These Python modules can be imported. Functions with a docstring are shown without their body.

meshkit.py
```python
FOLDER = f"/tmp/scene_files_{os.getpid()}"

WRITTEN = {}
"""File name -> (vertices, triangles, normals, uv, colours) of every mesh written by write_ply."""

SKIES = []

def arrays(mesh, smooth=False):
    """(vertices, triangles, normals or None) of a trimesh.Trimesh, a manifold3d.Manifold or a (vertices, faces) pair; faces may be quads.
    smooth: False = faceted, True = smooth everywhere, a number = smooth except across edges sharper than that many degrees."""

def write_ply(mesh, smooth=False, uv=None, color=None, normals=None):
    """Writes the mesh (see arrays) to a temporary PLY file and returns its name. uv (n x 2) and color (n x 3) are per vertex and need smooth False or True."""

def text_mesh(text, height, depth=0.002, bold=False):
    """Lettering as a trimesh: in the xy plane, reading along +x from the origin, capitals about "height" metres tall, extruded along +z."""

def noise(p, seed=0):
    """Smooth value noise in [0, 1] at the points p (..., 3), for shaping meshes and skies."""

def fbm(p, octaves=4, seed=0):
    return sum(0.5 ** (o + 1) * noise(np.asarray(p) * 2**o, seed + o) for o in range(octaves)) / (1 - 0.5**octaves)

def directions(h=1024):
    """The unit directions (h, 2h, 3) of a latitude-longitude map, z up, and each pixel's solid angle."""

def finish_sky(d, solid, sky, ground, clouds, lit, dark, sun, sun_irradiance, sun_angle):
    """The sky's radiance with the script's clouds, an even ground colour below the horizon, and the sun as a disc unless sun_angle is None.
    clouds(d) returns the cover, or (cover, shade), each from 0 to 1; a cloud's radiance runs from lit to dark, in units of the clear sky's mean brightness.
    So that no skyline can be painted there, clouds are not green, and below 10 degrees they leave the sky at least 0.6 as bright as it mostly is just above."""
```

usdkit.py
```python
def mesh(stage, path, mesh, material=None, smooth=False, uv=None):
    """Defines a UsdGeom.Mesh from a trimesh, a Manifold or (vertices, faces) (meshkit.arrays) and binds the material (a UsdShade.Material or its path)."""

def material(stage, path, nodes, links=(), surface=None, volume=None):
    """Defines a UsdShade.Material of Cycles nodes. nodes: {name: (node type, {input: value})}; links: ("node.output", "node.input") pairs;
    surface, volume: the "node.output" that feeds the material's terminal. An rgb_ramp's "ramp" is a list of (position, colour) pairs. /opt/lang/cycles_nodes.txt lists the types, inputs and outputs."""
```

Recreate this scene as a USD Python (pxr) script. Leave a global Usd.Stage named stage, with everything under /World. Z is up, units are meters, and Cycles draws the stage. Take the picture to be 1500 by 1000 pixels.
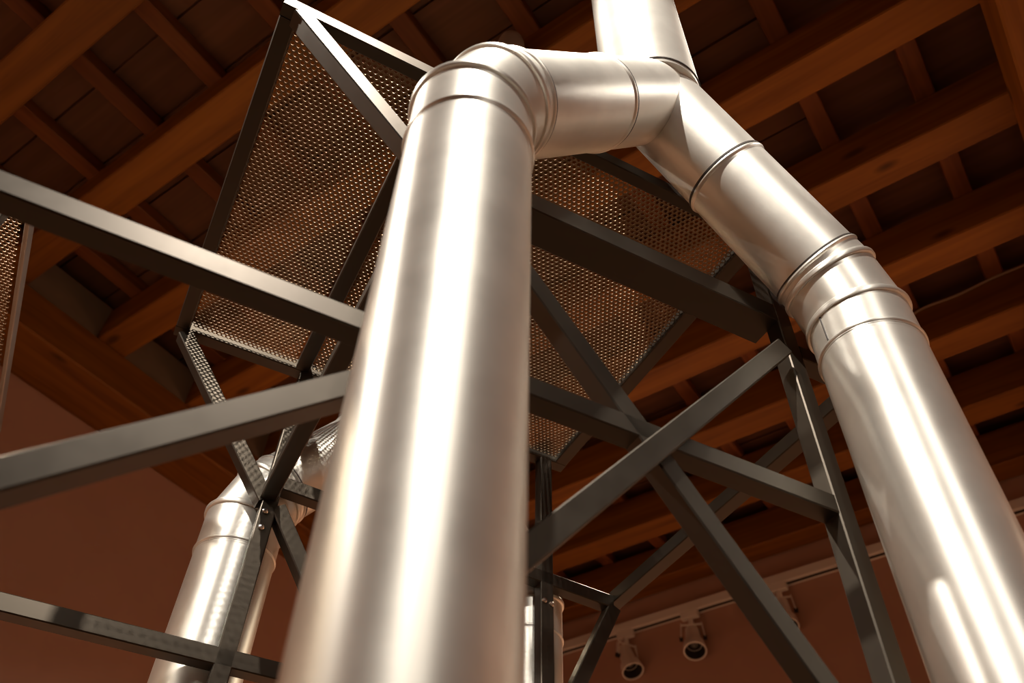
import math, random
import numpy as np, trimesh, usdkit, meshkit
from pxr import Usd, UsdGeom, UsdLux, UsdShade, Gf, Sdf

random.seed(7)
stage = Usd.Stage.CreateInMemory()
UsdGeom.SetStageUpAxis(stage, 'Z'); UsdGeom.SetStageMetersPerUnit(stage, 1.0)
world = UsdGeom.Xform.Define(stage, '/World'); stage.SetDefaultPrim(world.GetPrim())
UsdGeom.Scope.Define(stage, '/World/Looks')

# ------------------------------------------------------------------ axes of the place (camera eye is over the origin)
H = 1.30                                            # eye height above the floor
def az(deg):
    a = math.radians(deg); return np.array([math.sin(a), math.cos(a), 0.0])
U, W = az(64.15), az(64.15 - 90)                    # along / into the steel tower
B, J = az(-54.0), az(36.0)                          # along the ceiling beams / across them
UP = np.array([0, 0, 1.0])
def P(u, w, z): return u * U + w * W + (z + H) * UP # z is measured from the eye
def Q(b, j, z): return b * B + j * J + (z + H) * UP

# ------------------------------------------------------------------ camera, exposure
el, roll = math.radians(47.832), math.radians(2.059)
fwd = np.array([0, math.cos(el), math.sin(el)]); r0 = np.array([1.0, 0, 0]); u0 = np.cross(r0, fwd)
right = math.cos(roll) * r0 + math.sin(roll) * u0; up = -math.sin(roll) * r0 + math.cos(roll) * u0
cam = UsdGeom.Camera.Define(stage, '/World/camera')
m = np.eye(4); m[0, :3], m[1, :3], m[2, :3], m[3, :3] = right, up, -fwd, (0, 0, H)
cam.AddTransformOp().Set(Gf.Matrix4d(m.tolist()))
cam.CreateHorizontalApertureAttr(36.0); cam.CreateVerticalApertureAttr(24.0)
cam.CreateFocalLengthAttr(1242.5 / 1500 * 36); cam.CreateClippingRangeAttr(Gf.Vec2f(0.05, 100))
cam.CreateFStopAttr(3.2); cam.CreateFocusDistanceAttr(1.95)
cam.CreateExposureAttr(0.0)

# ------------------------------------------------------------------ lamps of the room (gallery spots under the ceiling, behind and beside the camera)
def spot(name, pos, target, watts, radius=0.05, cone=38, soft=0.5, color=(1.0, 0.90, 0.79)):
    l = UsdLux.SphereLight.Define(stage, '/World/' + name)
    l.CreateRadiusAttr(radius); l.CreateIntensityAttr(watts / (4 * math.pi * radius ** 2)); l.CreateColorAttr(Gf.Vec3f(*color))
    sh = UsdLux.ShapingAPI.Apply(l.GetPrim()); sh.CreateShapingConeAngleAttr(cone); sh.CreateShapingConeSoftnessAttr(soft)
    d = np.asarray(target, float) - pos; d /= np.linalg.norm(d)
    x = np.cross(UP + 0.01 * B, -d); x /= np.linalg.norm(x); y = np.cross(-d, x)
    t = np.eye(4); t[0, :3], t[1, :3], t[2, :3], t[3, :3] = x, y, -d, pos
    l.AddTransformOp().Set(Gf.Matrix4d(t.tolist()))
V = lambda x, y, z: np.array([x, y, z + H])
spot('spot_light', V(-0.11, -0.2, 2.88), V(-0.02, 1.0, 1.2), 130, radius=0.016, cone=46, soft=0.7)
spot('spot_light_001', V(1.25, -2.8, 2.75), V(0.85, 1.1, 0.8), 70, radius=0.10, cone=17)
spot('spot_light_002', V(-2.3, 0.4, 2.85), V(0.05, 1.3, 1.45), 75, radius=0.02, cone=27)
spot('spot_light_004', V(-1.9, -0.6, 2.8), V(-0.68, 1.87, 0.9), 65, radius=0.08, cone=13)
spot('spot_light_003', V(2.4, 0.5, 2.85), V(0.45, 1.0, 1.95), 20, radius=0.10, cone=12)
# floor washers in the rest of the room
WARM = (1.0, 0.80, 0.57)
spot('floor_wash', V(-2.2, 1.2, 2.6), V(-2.2, 1.25, -1.3), 60, radius=0.1, cone=50, color=WARM)
spot('floor_wash_001', V(0.6, 3.7, 2.65), V(0.6, 3.75, -1.3), 190, radius=0.1, cone=56, color=WARM)
spot('floor_wash_002', V(3.6, 1.6, 2.6), V(3.6, 1.6, -1.3), 165, radius=0.1, cone=58, color=WARM)
spot('floor_wash_003', V(-3.2, 0.0, 2.6), V(-3.4, 0.0, -1.3), 165, radius=0.1, cone=50, color=WARM)
dome = UsdLux.DomeLight.Define(stage, '/World/sky'); dome.CreateIntensityAttr(0.0)

# ------------------------------------------------------------------ materials
def look(name, nodes, links, surface='p.BSDF'):
    return usdkit.material(stage, '/World/Looks/' + name, nodes, links, surface=surface)
BROOM = {'tc': ('texture_coordinate', {}), 'db': ('vector_math', {'math_type': 'dot_product', 'vector2': tuple(B)}),
         'dj': ('vector_math', {'math_type': 'dot_product', 'vector2': tuple(J)}), 'sz': ('separate_xyz', {}), 'cx': ('combine_xyz', {})}
LROOM = [('tc.object', 'db.vector1'), ('tc.object', 'dj.vector1'), ('tc.object', 'sz.vector'), ('db.value', 'cx.x'), ('dj.value', 'cx.y'), ('sz.z', 'cx.z')]
def wood(name, along, dark, light, rough=0.55, knots=True):
    s = {'b': (1.1, 16, 16), 'j': (16, 1.1, 16)}[along]
    n = dict(BROOM, oi=('object_info', {}), off=('vector_math', {'math_type': 'multiply_add', 'vector2': (37.0, 11.0, 5.0)}), mp=('mapping', {'scale': s}),
             g=('noise_texture', {'scale': 1.0, 'detail': 5, 'roughness': 0.6, 'distortion': 0.6}), r=('rgb_ramp', {'ramp': [(0.25, dark), (0.75, light)]}),
             v=('voronoi_texture', {'scale': 1.0, 'randomness': 1.0}), mk=('mapping', {'scale': (2.2, 5.5, 5.5) if along == 'b' else (5.5, 2.2, 5.5)}),
             kr=('map_range', {'from_min': 0.05, 'from_max': 0.14, 'to_min': 0.75, 'to_max': 0.0, 'clamp': True}),
             mx=('mix_color', {'b': tuple(x * 0.25 for x in dark)}), hv=('hsv', {}), vr=('map_range', {'from_min': 0, 'from_max': 1, 'to_min': 0.8, 'to_max': 1.15}),
             bp=('bump', {'strength': 0.25, 'distance': 0.004}), p=('principled_bsdf', {'roughness': rough, 'specular_ior_level': 0.3}))
    l = LROOM + [('oi.random', 'off.vector1'), ('cx.vector', 'off.vector3'), ('off.vector', 'mp.vector'), ('mp.vector', 'g.vector'), ('g.fac', 'r.fac'),
                 ('off.vector', 'mk.vector'), ('mk.vector', 'v.vector'), ('v.distance', 'kr.value'), ('r.color', 'mx.a'), ('mx.result', 'hv.color'),
                 ('oi.random', 'vr.value'), ('vr.result', 'hv.value'), ('hv.color', 'p.base_color'), ('g.fac', 'bp.height'), ('bp.normal', 'p.normal')]
    if knots: l.append(('kr.result', 'mx.fac'))
    else: n['mx'][1]['fac'] = 0.0
    return look(name, n, l)
def plaster(name, c1, c2, rough=0.85, scale=3.0):
    return look(name, {'tc': ('texture_coordinate', {}), 'n': ('noise_texture', {'scale': scale, 'detail': 6, 'roughness': 0.6}), 'r': ('rgb_ramp', {'ramp': [(0.3, c1), (0.7, c2)]}),
                       'n2': ('noise_texture', {'scale': 60.0, 'detail': 3}), 'bp': ('bump', {'strength': 0.12, 'distance': 0.003}), 'p': ('principled_bsdf', {'roughness': rough, 'specular_ior_level': 0.2})},
                [('tc.object', 'n.vector'), ('tc.object', 'n2.vector'), ('n.fac', 'r.fac'), ('r.color', 'p.base_color'), ('n2.fac', 'bp.height'), ('bp.normal', 'p.normal')])
def metal(name, c1, c2, ra, rb, scale=9.0, bump=0.05, spec=0.5, metallic=1.0, stretch=(1, 1, 1), axis=None, aniso=0.7, tint=(1, 1, 1)):
    return look(name, {'tc': ('texture_coordinate', {}), 'mp': ('mapping', {'scale': stretch}), 'n': ('noise_texture', {'scale': scale, 'detail': 5, 'roughness': 0.6}), 'r': ('rgb_ramp', {'ramp': [(0.3, c1), (0.7, c2)]}),
                       'rr': ('map_range', {'from_min': 0.3, 'from_max': 0.7, 'to_min': ra, 'to_max': rb, 'clamp': True}), 'n2': ('noise_texture', {'scale': 4.0, 'detail': 2}),
                       'bp': ('bump', {'strength': bump, 'distance': 0.01}), 'p': ('principled_bsdf', {'metallic': metallic, 'specular_ior_level': spec, 'specular_tint': tint, **({'anisotropic': aniso} if axis is not None else {})}), **({'ax': ('combine_xyz', dict(x=axis[0], y=axis[1], z=axis[2]))} if axis is not None else {})},
                [('tc.object', 'mp.vector'), ('mp.vector', 'n.vector'), ('tc.object', 'n2.vector'), ('n.fac', 'r.fac'), ('n.fac', 'rr.value'), ('r.color', 'p.base_color'), ('rr.result', 'p.roughness'), ('n2.fac', 'bp.height'), ('bp.normal', 'p.normal')] + ([('ax.vector', 'p.tangent')] if axis is not None else []))
DUCT = ((0.74, 0.735, 0.68), (0.83, 0.825, 0.765), 0.43, 0.49, 9.0, 0.012, 0.5, 0.80)
M = dict(
    beam=wood('beam_wood', 'b', (0.17, 0.056, 0.007), (0.36, 0.138, 0.016)),
    girder=wood('girder_wood', 'j', (0.17, 0.056, 0.007), (0.36, 0.138, 0.016)),
    joist=wood('joist_wood', 'j', (0.15, 0.042, 0.009), (0.30, 0.10, 0.024), knots=False),
    board=wood('board_wood', 'b', (0.15, 0.066, 0.032), (0.24, 0.105, 0.052), rough=0.8, knots=False),
    wall=plaster('wall_paint', (0.50, 0.295, 0.215), (0.54, 0.325, 0.235)),
    infill=plaster('infill_plaster', (0.20, 0.15, 0.10), (0.26, 0.19, 0.13)),
    floor=wood('floor_wood', 'b', (0.048, 0.026, 0.013), (0.075, 0.040, 0.020), rough=0.6, knots=False),
    duct=metal('galvanised_duct', *DUCT, axis=(0, 0, 1)),
    steel=metal('black_paint', (0.008, 0.0065, 0.005), (0.012, 0.010, 0.0075), 0.40, 0.48, scale=14, metallic=0.0, spec=0.8, tint=(1.0, 0.86, 0.68)),
    sheet=metal('perforated_steel', (0.22, 0.155, 0.095), (0.28, 0.20, 0.125), 0.32, 0.42, scale=20, bump=0.02),
    seam=metal('seam_sealant', (0.05, 0.045, 0.04), (0.07, 0.06, 0.055), 0.5, 0.6, metallic=0.0),
    bolt=metal('bright_bolt', (0.75, 0.72, 0.66), (0.82, 0.79, 0.74), 0.2, 0.25),
    track=plaster('white_lacquer', (0.84, 0.80, 0.74), (0.87, 0.83, 0.77), rough=0.35),
    lamp=plaster('grey_lacquer', (0.42, 0.38, 0.33), (0.46, 0.42, 0.37), rough=0.4),
    dark=plaster('dark_inside', (0.03, 0.025, 0.02), (0.04, 0.03, 0.025), rough=0.5),
    cable=plaster('brown_cable', (0.50, 0.34, 0.22), (0.55, 0.38, 0.25), rough=0.5),
    edge=metal('panel_edge', (0.40, 0.37, 0.33), (0.46, 0.43, 0.39), 0.45, 0.55, metallic=0.6),
)

# ------------------------------------------------------------------ scene helpers
used = {}
def numbered(parent, name):
    k = used.get((parent, name), 0); used[(parent, name)] = k + 1
    return f'{parent}/{name}' if k == 0 else f'{parent}/{name}_{k:03d}'
def tag(prim, label=None, cat=None, group=None, kind=None):
    for k, v in (('label', label), ('category', cat), ('group', group), ('kind', kind)):
        if v: prim.SetCustomDataByKey(k, v)
    return prim
def thing(name, label=None, cat=None, group=None, kind=None, loc=None):
    x = UsdGeom.Xform.Define(stage, numbered('/World', name))
    if loc is not None: x.AddTranslateOp().Set(Gf.Vec3d(*map(float, loc)))
    tag(x.GetPrim(), label, cat, group, kind)
    return x.GetPrim()
def obj(name, mesh, mat, parent=None, smooth=False, **kw):
    path = numbered(str(parent.GetPath()) if parent else '/World', name)
    return tag(usdkit.mesh(stage, path, mesh, M[mat], smooth=smooth).GetPrim(), **kw)
def join(*ms): return trimesh.util.concatenate(list(ms))
def prism(c, axes, half, ch=0.0):
    """A box at c with half sizes along three axes, its long edges (along the first axis) chamfered by ch."""
    a, b, n = (np.asarray(x, float) for x in axes); ha, hb, hn = half
    if ch > 0: ring = [(hb - ch, hn), (hb, hn - ch), (hb, -hn + ch), (hb - ch, -hn), (-hb + ch, -hn), (-hb, -hn + ch), (-hb, hn - ch), (-hb + ch, hn)]
    else: ring = [(hb, hn), (hb, -hn), (-hb, -hn), (-hb, hn)]
    k = len(ring); v = [np.asarray(c) + s * ha * a + x * b + y * n for s in (-1, 1) for x, y in ring]
    f = [(i, (i + 1) % k, k + (i + 1) % k) for i in range(k)] + [(i, k + (i + 1) % k, k + i) for i in range(k)]
    f += [(0, i + 1, i) for i in range(1, k - 1)] + [(k, k + i, k + i + 1) for i in range(1, k - 1)]
    t = trimesh.Trimesh(np.array(v), np.array(f), process=False)
    if t.volume < 0: t.invert()
    return t
def bar(p0, p1, n, wb=0.04, wn=0.04, ch=0.0025):
    """A square tube from p0 to p1; n: direction of the wn side."""
    p0, p1 = np.asarray(p0, float), np.asarray(p1, float)
    a = (p1 - p0) / np.linalg.norm(p1 - p0); n = n - a * (n @ a); n /= np.linalg.norm(n)
    return prism((p0 + p1) / 2, (a, np.cross(n, a), n), (np.linalg.norm(p1 - p0) / 2, wb / 2, wn / 2), ch)
def qbox(b0, b1, j0, j1, z0, z1, ch=0.0, along='b'):
    c = Q((b0 + b1) / 2, (j0 + j1) / 2, (z0 + z1) / 2); h = ((b1 - b0) / 2, (j1 - j0) / 2, (z1 - z0) / 2)
    return prism(c, (B, J, UP), h, ch) if along == 'b' else prism(c, (J, B, UP), (h[1], h[0], h[2]), ch)
def surf(rings, closed=False):
    """A surface through rings of equal point counts; ends capped when closed."""
    rings = np.array(rings); k, n = rings.shape[:2]; v = rings.reshape(-1, 3)
    i, j = np.meshgrid(np.arange(k - 1), np.arange(n), indexing='ij'); j2 = (j + 1) % n
    q = np.stack([i * n + j, i * n + j2, (i + 1) * n + j2, (i + 1) * n + j], -1).reshape(-1, 4)
    f = np.vstack([q[:, [0, 1, 2]], q[:, [0, 2, 3]]])
    if closed:
        v = np.vstack([v, rings[0].mean(0), rings[-1].mean(0)]); c0, c1 = k * n, k * n + 1; a = np.arange(n); b = (a + 1) % n
        f = np.vstack([f, np.stack([b, a, np.full(n, c0)], 1), np.stack([a + (k - 1) * n, b + (k - 1) * n, np.full(n, c1)], 1)])
    t = trimesh.Trimesh(v, f, process=False)
    return t
def lathe(profile, p0, a, n=40, closed=True):
    a = np.asarray(a, float) / np.linalg.norm(a); x = np.cross(a, [0.31, 0.77, 0.55]); x /= np.linalg.norm(x); y = np.cross(a, x)
    ph = np.arange(n) * 2 * math.pi / n; e = np.cos(ph)[:, None] * x + np.sin(ph)[:, None] * y
    return surf([np.asarray(p0) + t * a + r * e for t, r in profile], closed)
def duct_seg(C0, n0, C1, n1, r, low=(), high=(), steps=2, n=96, dents=()):
    """A round duct from the plane (C0, n0) to the plane (C1, n1): mitred where the normals lean. low, high: (offset, radius) profiles from either end."""
    C0, C1 = np.asarray(C0, float), np.asarray(C1, float); a = (C1 - C0) / np.linalg.norm(C1 - C0)
    x = np.cross(a, W); x /= np.linalg.norm(x); y = np.cross(a, x); ph = np.arange(n) * 2 * math.pi / n
    e = np.cos(ph)[:, None] * x + np.sin(ph)[:, None] * y
    def at(C, nn, rr, off): return C + rr * e + (off - rr * (e @ nn) / (a @ nn))[:, None] * a
    rings = [at(C0, n0, rr, off) for off, rr in (low or [(0, r)])]
    A, Z = at(C0, n0, r, (low[-1][0] if low else 0) + 1e-4), at(C1, n1, r, -(high[0][0] if high else 0) - 1e-4)
    rings += [A + (Z - A) * t for t in np.linspace(0, 1, steps)]
    rings += [at(C1, n1, rr, -off) for off, rr in (high or [(0, r)])]
    rings = np.array(rings)
    for c, rad, depth in dents:                                # pressed-in dents
        d = np.linalg.norm(rings - c, axis=-1); axis_p = C0 + ((rings - C0) @ a)[..., None] * a
        rad_dir = rings - axis_p; rad_dir /= np.linalg.norm(rad_dir, axis=-1, keepdims=True)
        rings = rings - rad_dir * (depth * np.exp(-(d / rad) ** 2))[..., None]
    return surf(rings, True)
def bead(h, wd, r, s0=0.002):                                  # a rolled bead: profile of (offset, radius)
    return [(s0 + wd * t, r + h * math.sin(math.pi * t)) for t in np.linspace(0, 1, 7)]

# ------------------------------------------------------------------ the room
ZB, ZJ, ZK = 3.0, 3.22, 3.285                                  # undersides of beams, joists and boards above the eye
JW0, JW1, BW0, BW1 = -3.6, 4.55, -3.3, 3.57
obj('floor', qbox(BW0 - .2, BW1 + .2, JW0 - .2, JW1 + .2, -H - .12, -H), 'floor', kind='structure')
obj('wall_back', qbox(BW0 - .2, BW1 + .2, JW1, JW1 + .2, -H, ZK), 'wall', kind='structure')
obj('wall_front', qbox(BW0 - .2, BW1 + .2, JW0 - .2, JW0, -H, ZK), 'wall', kind='structure')
obj('wall_left', qbox(BW1, BW1 + .2, JW0, JW1, -H, ZK), 'wall', kind='structure')
obj('wall_right', qbox(BW0 - .2, BW0, JW0, JW1, -H, ZK), 'wall', kind='structure')
ceiling = thing('ceiling', kind='structure')
obj('deck', qbox(BW0 - .2, BW1 + .2, JW0 - .2, JW1 + .2, ZK + .03, ZK + .15), 'board', ceiling)
for i in range(-6, 9):
    j0 = -0.012 + 0.5475 * i
    obj('beam', qbox(BW0 + .002, BW1 - .002, j0, j0 + 0.158, ZB, ZJ, 0.006), 'beam', ceiling)
for i in range(-8, 9):
    b0 = 0.71 + 0.391 * i
    if BW0 + .05 < b0 < BW1 - .1: obj('joist', qbox(b0, b0 + 0.078, JW0 + .002, JW1 - .002, ZJ, ZK, 0.004, 'j'), 'joist', ceiling)
for i in range(-2, 8):
    b0 = 0.71 + 0.391 * i + 0.039
    for k in range(22):
        j0 = -0.98 + 0.252 * k
        if b0 + .385 < BW1 and j0 + .246 < JW1 - .002:
            dz = random.uniform(0, 0.010)
            obj('board', qbox(b0 + .003, b0 + .388, j0 + .004, j0 + .246, ZK + dz, ZK + .022 + dz), 'board', ceiling)
obj('girder', qbox(3.25, 3.568, JW0 + .002, JW1 - .002, 2.79, ZB, 0.008, 'j'), 'girder', ceiling)
obj('girder', qbox(-.97, -.65, JW0 + .002, JW1 - .002, 2.79, ZB, 0.008, 'j'), 'girder', ceiling)
for i in range(-3, 8):
    j0 = -0.012 + 0.5475 * i
    obj('infill_panel', qbox(3.27, 3.33, j0 + .160, j0 + .5455, ZB, ZJ), 'infill', ceiling)

# ------------------------------------------------------------------ steel tower
tower = thing('steel_tower', 'black square-tube steel frame tower with braces and a flat perforated roof', 'frame', loc=None)
def part(name, mesh, mat='steel', **kw): return obj(name, mesh, mat, tower, **kw)
FW, RW, T = 0.84, 1.847, 0.04
def fbar(name, a, b, w=FW, wb=T, wn=T): return part(name, bar(P(a[0], w, a[1]), P(b[0], w, b[1]), W, wb, wn))
ZT = 1.777
# posts
for u, w, top in ((.21, FW, ZT - .02), (1.06, FW, ZT - .02), (.228, RW, ZT - .02), (1.022, RW, ZT - .02), (-.77, FW, 1.2), (-.77, RW, 1.2)):
    part('post', bar(P(u, w, -H), P(u, w, top), W))
# roof frame
part('roof_rail', bar(P(-.155, .835, ZT), P(1.095, .835, ZT), W, T, .03))
part('roof_rail', bar(P(-.155, RW, ZT), P(1.095, RW, ZT), W))
part('roof_rail', bar(P(-.137, .85, ZT), P(-.137, RW - .02, ZT), U, T, .036))
part('roof_rail', bar(P(1.075, .85, ZT), P(1.075, RW - .02, ZT), U))
part('roof_rail', bar(P(.21, .85, ZT - .003), P(.21, RW - .02, ZT - .003), U, .034))
# front face
fbar('tie_bar', (.23, 1.443), (1.04, 1.443), w=FW + .02, wb=.055, wn=.08)
fbar('tie_bar', (-.75, .925), (1.04, .925))
fbar('diagonal_brace', (.225, 1.473), (1.035, .398))
part('diagonal_brace', bar(P(1.012, .81, 1.301), P(.19, .81, .341), W, .04, .02))
fbar('diagonal_brace', (-.115, 1.765), (.20, 1.424))
fbar('diagonal_brace', (-.745, .0), (.20, .836))
# rear face
fbar('diagonal_brace', (-.125, 1.75), (.215, 1.300), w=RW)
part('tie_bar', bar(P(.25, RW, 1.362), P(1.24, RW, 1.315), W))
fbar('tie_bar', (-.75, .882), (1.0, .882), w=RW)
fbar('diagonal_brace', (.25, 1.29), (1.005, .19), w=RW)
fbar('diagonal_brace', (1.245, 1.30), (1.04, .885), w=RW)
# sides
part('depth_bar', bar(P(.22, FW + .02, 1.318), P(.22, RW - .02, 1.318), U))
part('depth_bar', bar(P(1.26, FW - .02, 1.335), P(1.26, RW + .02, 1.335), U))
part('tie_bar', bar(P(1.08, FW, 1.335), P(1.24, FW, 1.335), W))
# gusset plates and bolts
def bolt(u, w, z, n=-1):
    part('bolt_head', lathe([(0, .0075), (.004, .0075), (.0065, .005), (.0075, .0)], P(u, w, z), n * W, 12), 'bolt')
for u, z in ((.222, 1.262), (.224, 1.215), (1.012, 1.25), (1.034, 1.245)): bolt(u, RW - .020, z)
# perforated sheets: staggered round holes, each a real hole with its own wall
def perforated(u0, u1, w0, w1, z, t=0.002, p=0.013, d=0.0092, n=12):
    ry = p * math.sqrt(3) / 2; ang = np.arange(n) * 2 * math.pi / n + math.pi / 6
    hexr = (p / 2) / np.cos(((ang - math.pi / 6 + math.pi / 6) % (math.pi / 3)) - math.pi / 6)
    hexr = (p / 2) / np.cos((ang % (math.pi / 3)) - 0.0) if False else np.array([(p / 2) / math.cos(((a + math.pi / 6) % (math.pi / 3)) - math.pi / 6) for a in ang])
    outer = np.stack([hexr * np.cos(ang), hexr * np.sin(ang)], 1); inner = d / 2 * np.stack([np.cos(ang), np.sin(ang)], 1)
    cs = [(u0 + p / 2 + (i + .5 * (k % 2)) * p, w0 + ry * (k + .5)) for k in range(int((w1 - w0) / ry)) for i in range(int((u1 - u0) / p - .5))]
    cs = np.array(cs); N = len(cs)
    ring = lambda o, zz: np.concatenate([cs[:, None, :] + o[None], np.full((N, n, 1), zz)], 2)
    v = np.concatenate([ring(outer, z), ring(inner, z), ring(inner, z + t), ring(outer, z + t)], 1)        # N x 4n x 3
    i = np.arange(n); i2 = (i + 1) % n; f = []
    for a, b in ((0, 1), (1, 2), (2, 3)):
        f += [np.stack([a * n + i, b * n + i, b * n + i2], 1), np.stack([a * n + i, b * n + i2, a * n + i2], 1)]
    f = np.vstack(f); F = (f[None] + (np.arange(N) * 4 * n)[:, None, None]).reshape(-1, 3)
    v = v.reshape(-1, 3); pts = v[:, :1] * U + v[:, 1:2] * W + (v[:, 2:] + H) * UP
    return pts, F
part('perforated_sheet', perforated(-.119, .192, .85, RW - .02, ZT - .008), 'sheet')
part('perforated_sheet', perforated(.228, 1.055, .85, RW - .02, ZT - .008), 'sheet')

# neighbouring tower, of which the photograph shows one edge of the roof
tower2 = thing('steel_tower', 'neighbouring perforated steel roof panel cut off by the left edge of the photo', 'frame')
for a, b, n, wn in (((-.566, 1.58), (-.566, 2.6), U, .012), ((-1.7, 1.58), (-1.7, 2.6), U, .012), ((-1.7, 1.585), (-.566, 1.585), W, .012), ((-1.7, 2.594), (-.566, 2.594), W, .012)):
    obj('roof_rail', bar(P(*a, ZT), P(*b, ZT), n, T, wn), 'edge', tower2)
for a in ((-.62, 1.62), (-.62, 2.56), (-1.68, 1.62), (-1.68, 2.56)): obj('post', bar(P(*a, -H), P(*a, ZT), W), 'steel', tower2)
obj('perforated_sheet', perforated(-1.12, -.572, 1.592, 2.588, ZT - .012), 'sheet', tower2)

# ------------------------------------------------------------------ forked ventilation ducts
def forked_duct(label, E1, E2, Y, r, rr, dents=()):
    """E1, E2: where the two upright pipes' axes meet the slanting branches; Y: where the branches meet the riser."""
    t = thing('forked_duct', label, 'duct')
    def dpart(name, mesh, mat='duct', **kw): return obj(name, mesh, mat, t, smooth=35, **kw)
    for E in (E1, E2):
        E = np.asarray(E, float); d = (Y - E) / np.linalg.norm(Y - E)
        key = 'duct_%d_%d_%d' % tuple(np.round(d * 100))
        if key not in M: M[key] = metal(key.replace('-', 'm'), *DUCT, axis=d, aniso=0.35)
        d = (Y - E) / np.linalg.norm(Y - E); s = 0.062
        M1, M2 = E - s * UP, E + s * d; g = (M2 - M1) / np.linalg.norm(M2 - M1)
        n1, n2 = UP + g, g + d; n1 /= np.linalg.norm(n1); n2 /= np.linalg.norm(n2)
        R1 = M1 - 0.105 * UP; floor = np.array([E[0], E[1], 0.0])
        dpart('pipe', duct_seg(floor, UP, R1, UP, r, high=[(.012, r), (.008, r + .0006), (0, r + .0006)], steps=90 if len(dents) else 2, dents=dents if np.allclose(E, E2) else ()))
        lip = [(.010, r), (.009, r + .0055), (.006, r + .0075), (0, r + .0075)]
        lip2 = [(0, r + .0065), (.003, r + .0065), (.005, r + .005), (.006, r)]
        dpart('collar', duct_seg(R1 - .004 * UP, UP, M1, n1, r + .001, low=[(0, r - .0005), (0, r + .0015)] + bead(.003, .010, r + .0015), high=lip))
        dpart('elbow_gore', duct_seg(M1, n1, M2, n2, r + .001, low=lip2, high=lip))
        e = az(math.degrees(math.atan2(-E[0], -E[1])) + 38)      # spot-welded lap seam down the collar
        if len(dents) and np.allclose(E, E2): dpart('lap_seam', prism((R1 + M1) / 2 + (r + .001) * e - .008 * UP, (UP, np.cross(UP, e), e), (.034, .002, .0014), .0004), 'seam')
        R4 = M2 + .045 * d
        dpart('collar', duct_seg(M2, n2, R4, d, r + .001, low=lip2, high=bead(.004, .010, r + .001)[::-1] + [(0, r + .001), (0, r - .001)]), key)
        R5 = M2 + .33 * (Y - E) / np.linalg.norm(Y - E) * np.linalg.norm(Y - E) / .70
        R5 = E + d * (np.linalg.norm(Y - E) * 0.60)
        dpart('branch', duct_seg(R4 - .004 * d, d, R5, d, r, high=bead(.004, .012, r)[::-1] + [(0, r), (0, r - .002)]), key)
        dpart('branch_stub', duct_seg(R5 - .002 * d, d, Y - .10 * d * 0, d, r - .0005, low=[(0, r - .002), (0, r - .0005)], steps=2), key)
        for c, n_, w_ in ((R4, d, .0016), (R5, d, .0020)):
            dpart('seam', lathe([(-w_, r - .002), (-w_, r + .0022), (w_, r + .0022), (w_, r - .002)], c, n_, 96), 'seam')
    dpart('riser', lathe([(-.02, rr * .55), (-.012, rr * .98), (0, rr), (.012, rr + .002), (.02, rr), (ZJ + H - Y[2], rr)], Y - .01 * UP, UP, 96))
    dpart('seam', lathe([(-.004, rr - .003), (-.004, rr + .0025), (.000, rr + .0025), (.000, rr - .003)], Y - .008 * UP, UP, 96), 'seam')
    e = az(105.0); side = np.cross(UP, e)                          # lock seam running up the riser
    dpart('lock_seam', prism(Y + rr * e + (ZJ + H - Y[2]) / 2 * UP, (UP, side, e), ((ZJ + H - Y[2]) / 2 - .02, .006, .0025), .001))
    return t
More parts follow.
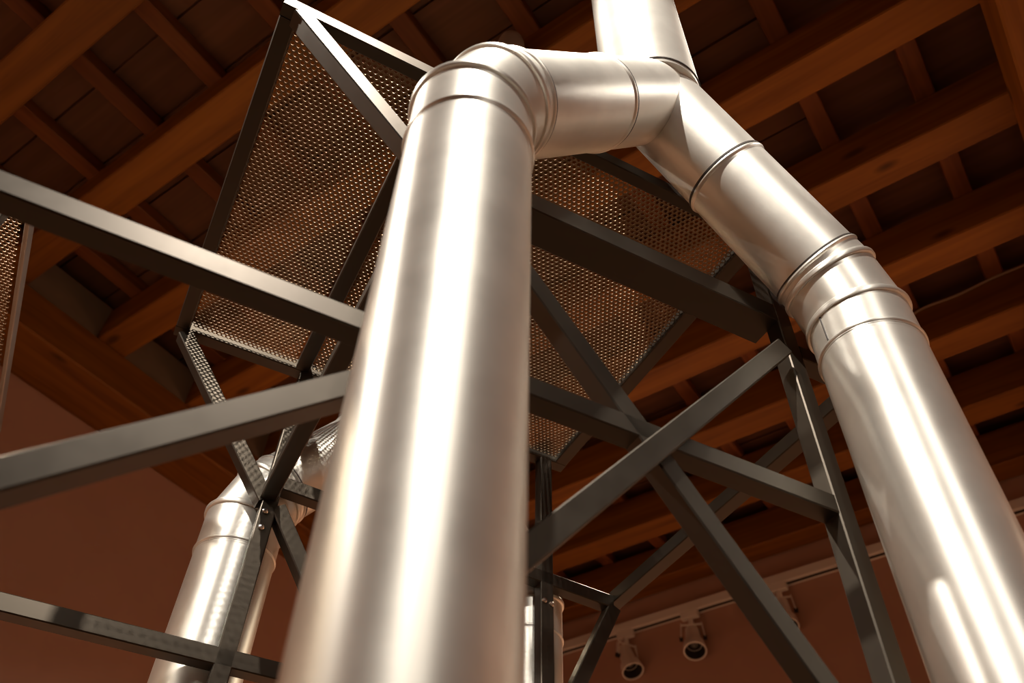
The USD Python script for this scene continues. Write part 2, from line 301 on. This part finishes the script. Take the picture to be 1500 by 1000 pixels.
def on_pipe(c, r, deg, z):                                     # a point on an upright pipe's skin; deg: bearing from its axis
    return np.array([c[0], c[1], 0]) + r * az(deg) + (z + H) * UP
mp, rp = 0.684 * az(-6.64), 1.325 * az(32.3)
DENTS = [(on_pipe(rp, .1, 255, 1.05), .05, .0035), (on_pipe(rp, .1, 232, 1.235), .018, .0012), (on_pipe(rp, .1, 172, 1.06), .016, .0006), (on_pipe(rp, .1, 168, .95), .02, .0006)]
front = forked_duct('silver forked ventilation duct in the foreground, its thick pipe before the steel tower', mp + (1.343 + H) * UP, rp + (1.392 + H) * UP, np.array([.317, .934, 1.907 + H]), .1, .115, DENTS)
rear = forked_duct('silver forked ventilation duct behind the steel tower, lower at the left', P(.2, 1.98, 1.37), P(1.04, 1.98, 1.37), P(.62, 1.98, 1.90), .1, .115)

# ------------------------------------------------------------------ spotlight track on the back wall, with its spotlights
JT = JW1 - .055
track = thing('light_track', 'long white lighting track fixed along the top of the brown back wall', 'light track')
obj('rail', qbox(-3.0, 3.4, JW1 - .075, JW1 - .002, 2.785, 2.842, .003), 'track', track)
obj('conductor_slot', qbox(-3.0, 3.4, JW1 - .05, JW1 - .030, 2.782, 2.7855), 'dark', track)
def spotlight(label, b, aim, lens_lit=False):
    t = thing('track_spotlight', label, 'spotlight', 'spotlights on the back wall track')
    aim = np.asarray(aim, float) / np.linalg.norm(aim)
    top = Q(b, JT, 2.785)
    obj('adapter', prism(top - .022 * UP, (B, J, UP), (.055, .02, .022), .003), 'track', t)
    obj('stem', lathe([(0, .018), (.05, .016)], top - .09 * UP, UP, 20), 'track', t, smooth=40)
    piv = top - .155 * UP
    s_ = np.cross(aim, UP); s_ /= np.linalg.norm(s_)
    obj('yoke', join(bar(top - .085 * UP - .065 * s_, top - .085 * UP + .065 * s_, UP, .014, .010),
                     *[bar(top - .08 * UP + q * .062 * s_, piv - .02 * UP + q * .072 * s_, s_, .030, .006) for q in (-1, 1)]), 'track', t)
    for q in (-1, 1): obj('pivot_knob', lathe([(-.012, .014), (.010, .014)], piv - .02 * UP + q * .072 * s_, q * s_, 16), 'dark', t, smooth=40)
    c = piv - .02 * UP
    obj('housing', lathe([(-.085, .030), (-.08, .040), (-.02, .045), (.03, .047), (.055, .062), (.115, .070), (.12, .068), (.12, .061), (.07, .052), (.05, .040)], c, aim, 40, closed=True), 'track', t, smooth=35)
    obj('reflector', lathe([(.048, .001), (.050, .050), (.112, .0605), (.112, .059), (.056, .045), (.054, .001)], c, aim, 32, closed=False), 'dark', t, smooth=35)
    obj('lens', lathe([(.058, .0), (.064, .020), (.070, .0)], c, aim, 20, closed=False), 'bolt', t, smooth=40)
spotlight('white track spotlight whose open round mouth faces down, between two dark steel braces', 1.84, -.42 * J - .18 * B - UP)
spotlight('white track spotlight turned aside, lowest one beside the dark slanting brace', 2.29, -.38 * B - .2 * J - UP)
spotlight('white track spotlight mostly hidden behind the long dark diagonal brace', 1.27, -.3 * J - .1 * B - UP)

# ------------------------------------------------------------------ small things under the ceiling
t = thing('ceiling_spotlight', 'small grey cylinder lamp under the ceiling, just above the foreground duct elbow', 'spotlight')
c = Q(.80, .972 + .055, 2.875)
obj('housing', lathe([(.0, .040), (.0, .050), (.20, .050), (.235, .043), (.255, .028), (.262, .001)], c, UP, 32), 'lamp', t, smooth=40)
obj('lens', lathe([(-.004, .001), (-.004, .036), (.002, .038)], c, UP, 24), 'dark', t, smooth=40)
obj('bracket', qbox(.78, .82, 1.055, 1.0845, 3.01, 3.05, .002), 'lamp', t)
pts = np.array([Q(b, j, z) for b, j, z in ((.03, 3.40, 2.993), (.015, 3.285, 2.993), (.005, 3.262, 3.0), (-.004, 3.264, 3.10), (-.02, 3.264, 3.185), (-.06, 3.264, 3.203), (-.14, 3.264, 3.206), (-.24, 3.264, 3.200), (-.37, 3.264, 3.212), (-.55, 3.264, 3.214), (-.645, 3.264, 3.214))])
from scipy.interpolate import CubicSpline
tt = np.r_[0, np.cumsum(np.linalg.norm(np.diff(pts, axis=0), axis=1))]; cp = CubicSpline(tt, pts)(np.linspace(0, tt[-1], 60))
tg = np.gradient(cp, axis=0); tg /= np.linalg.norm(tg, axis=1, keepdims=True); nx = np.cross(tg, J + .3 * B); nx /= np.linalg.norm(nx, axis=1, keepdims=True); ny = np.cross(tg, nx)
obj('electric_cable', surf([np.array([c_ + 0.006 * (math.cos(q) * a_ + math.sin(q) * b_) for q in np.arange(8) * math.pi / 4]) for c_, a_, b_ in zip(cp, nx, ny)], True),
    'cable', smooth=40, label='thin brown cable sagging along a ceiling beam beside the right duct pipe', cat='cable')
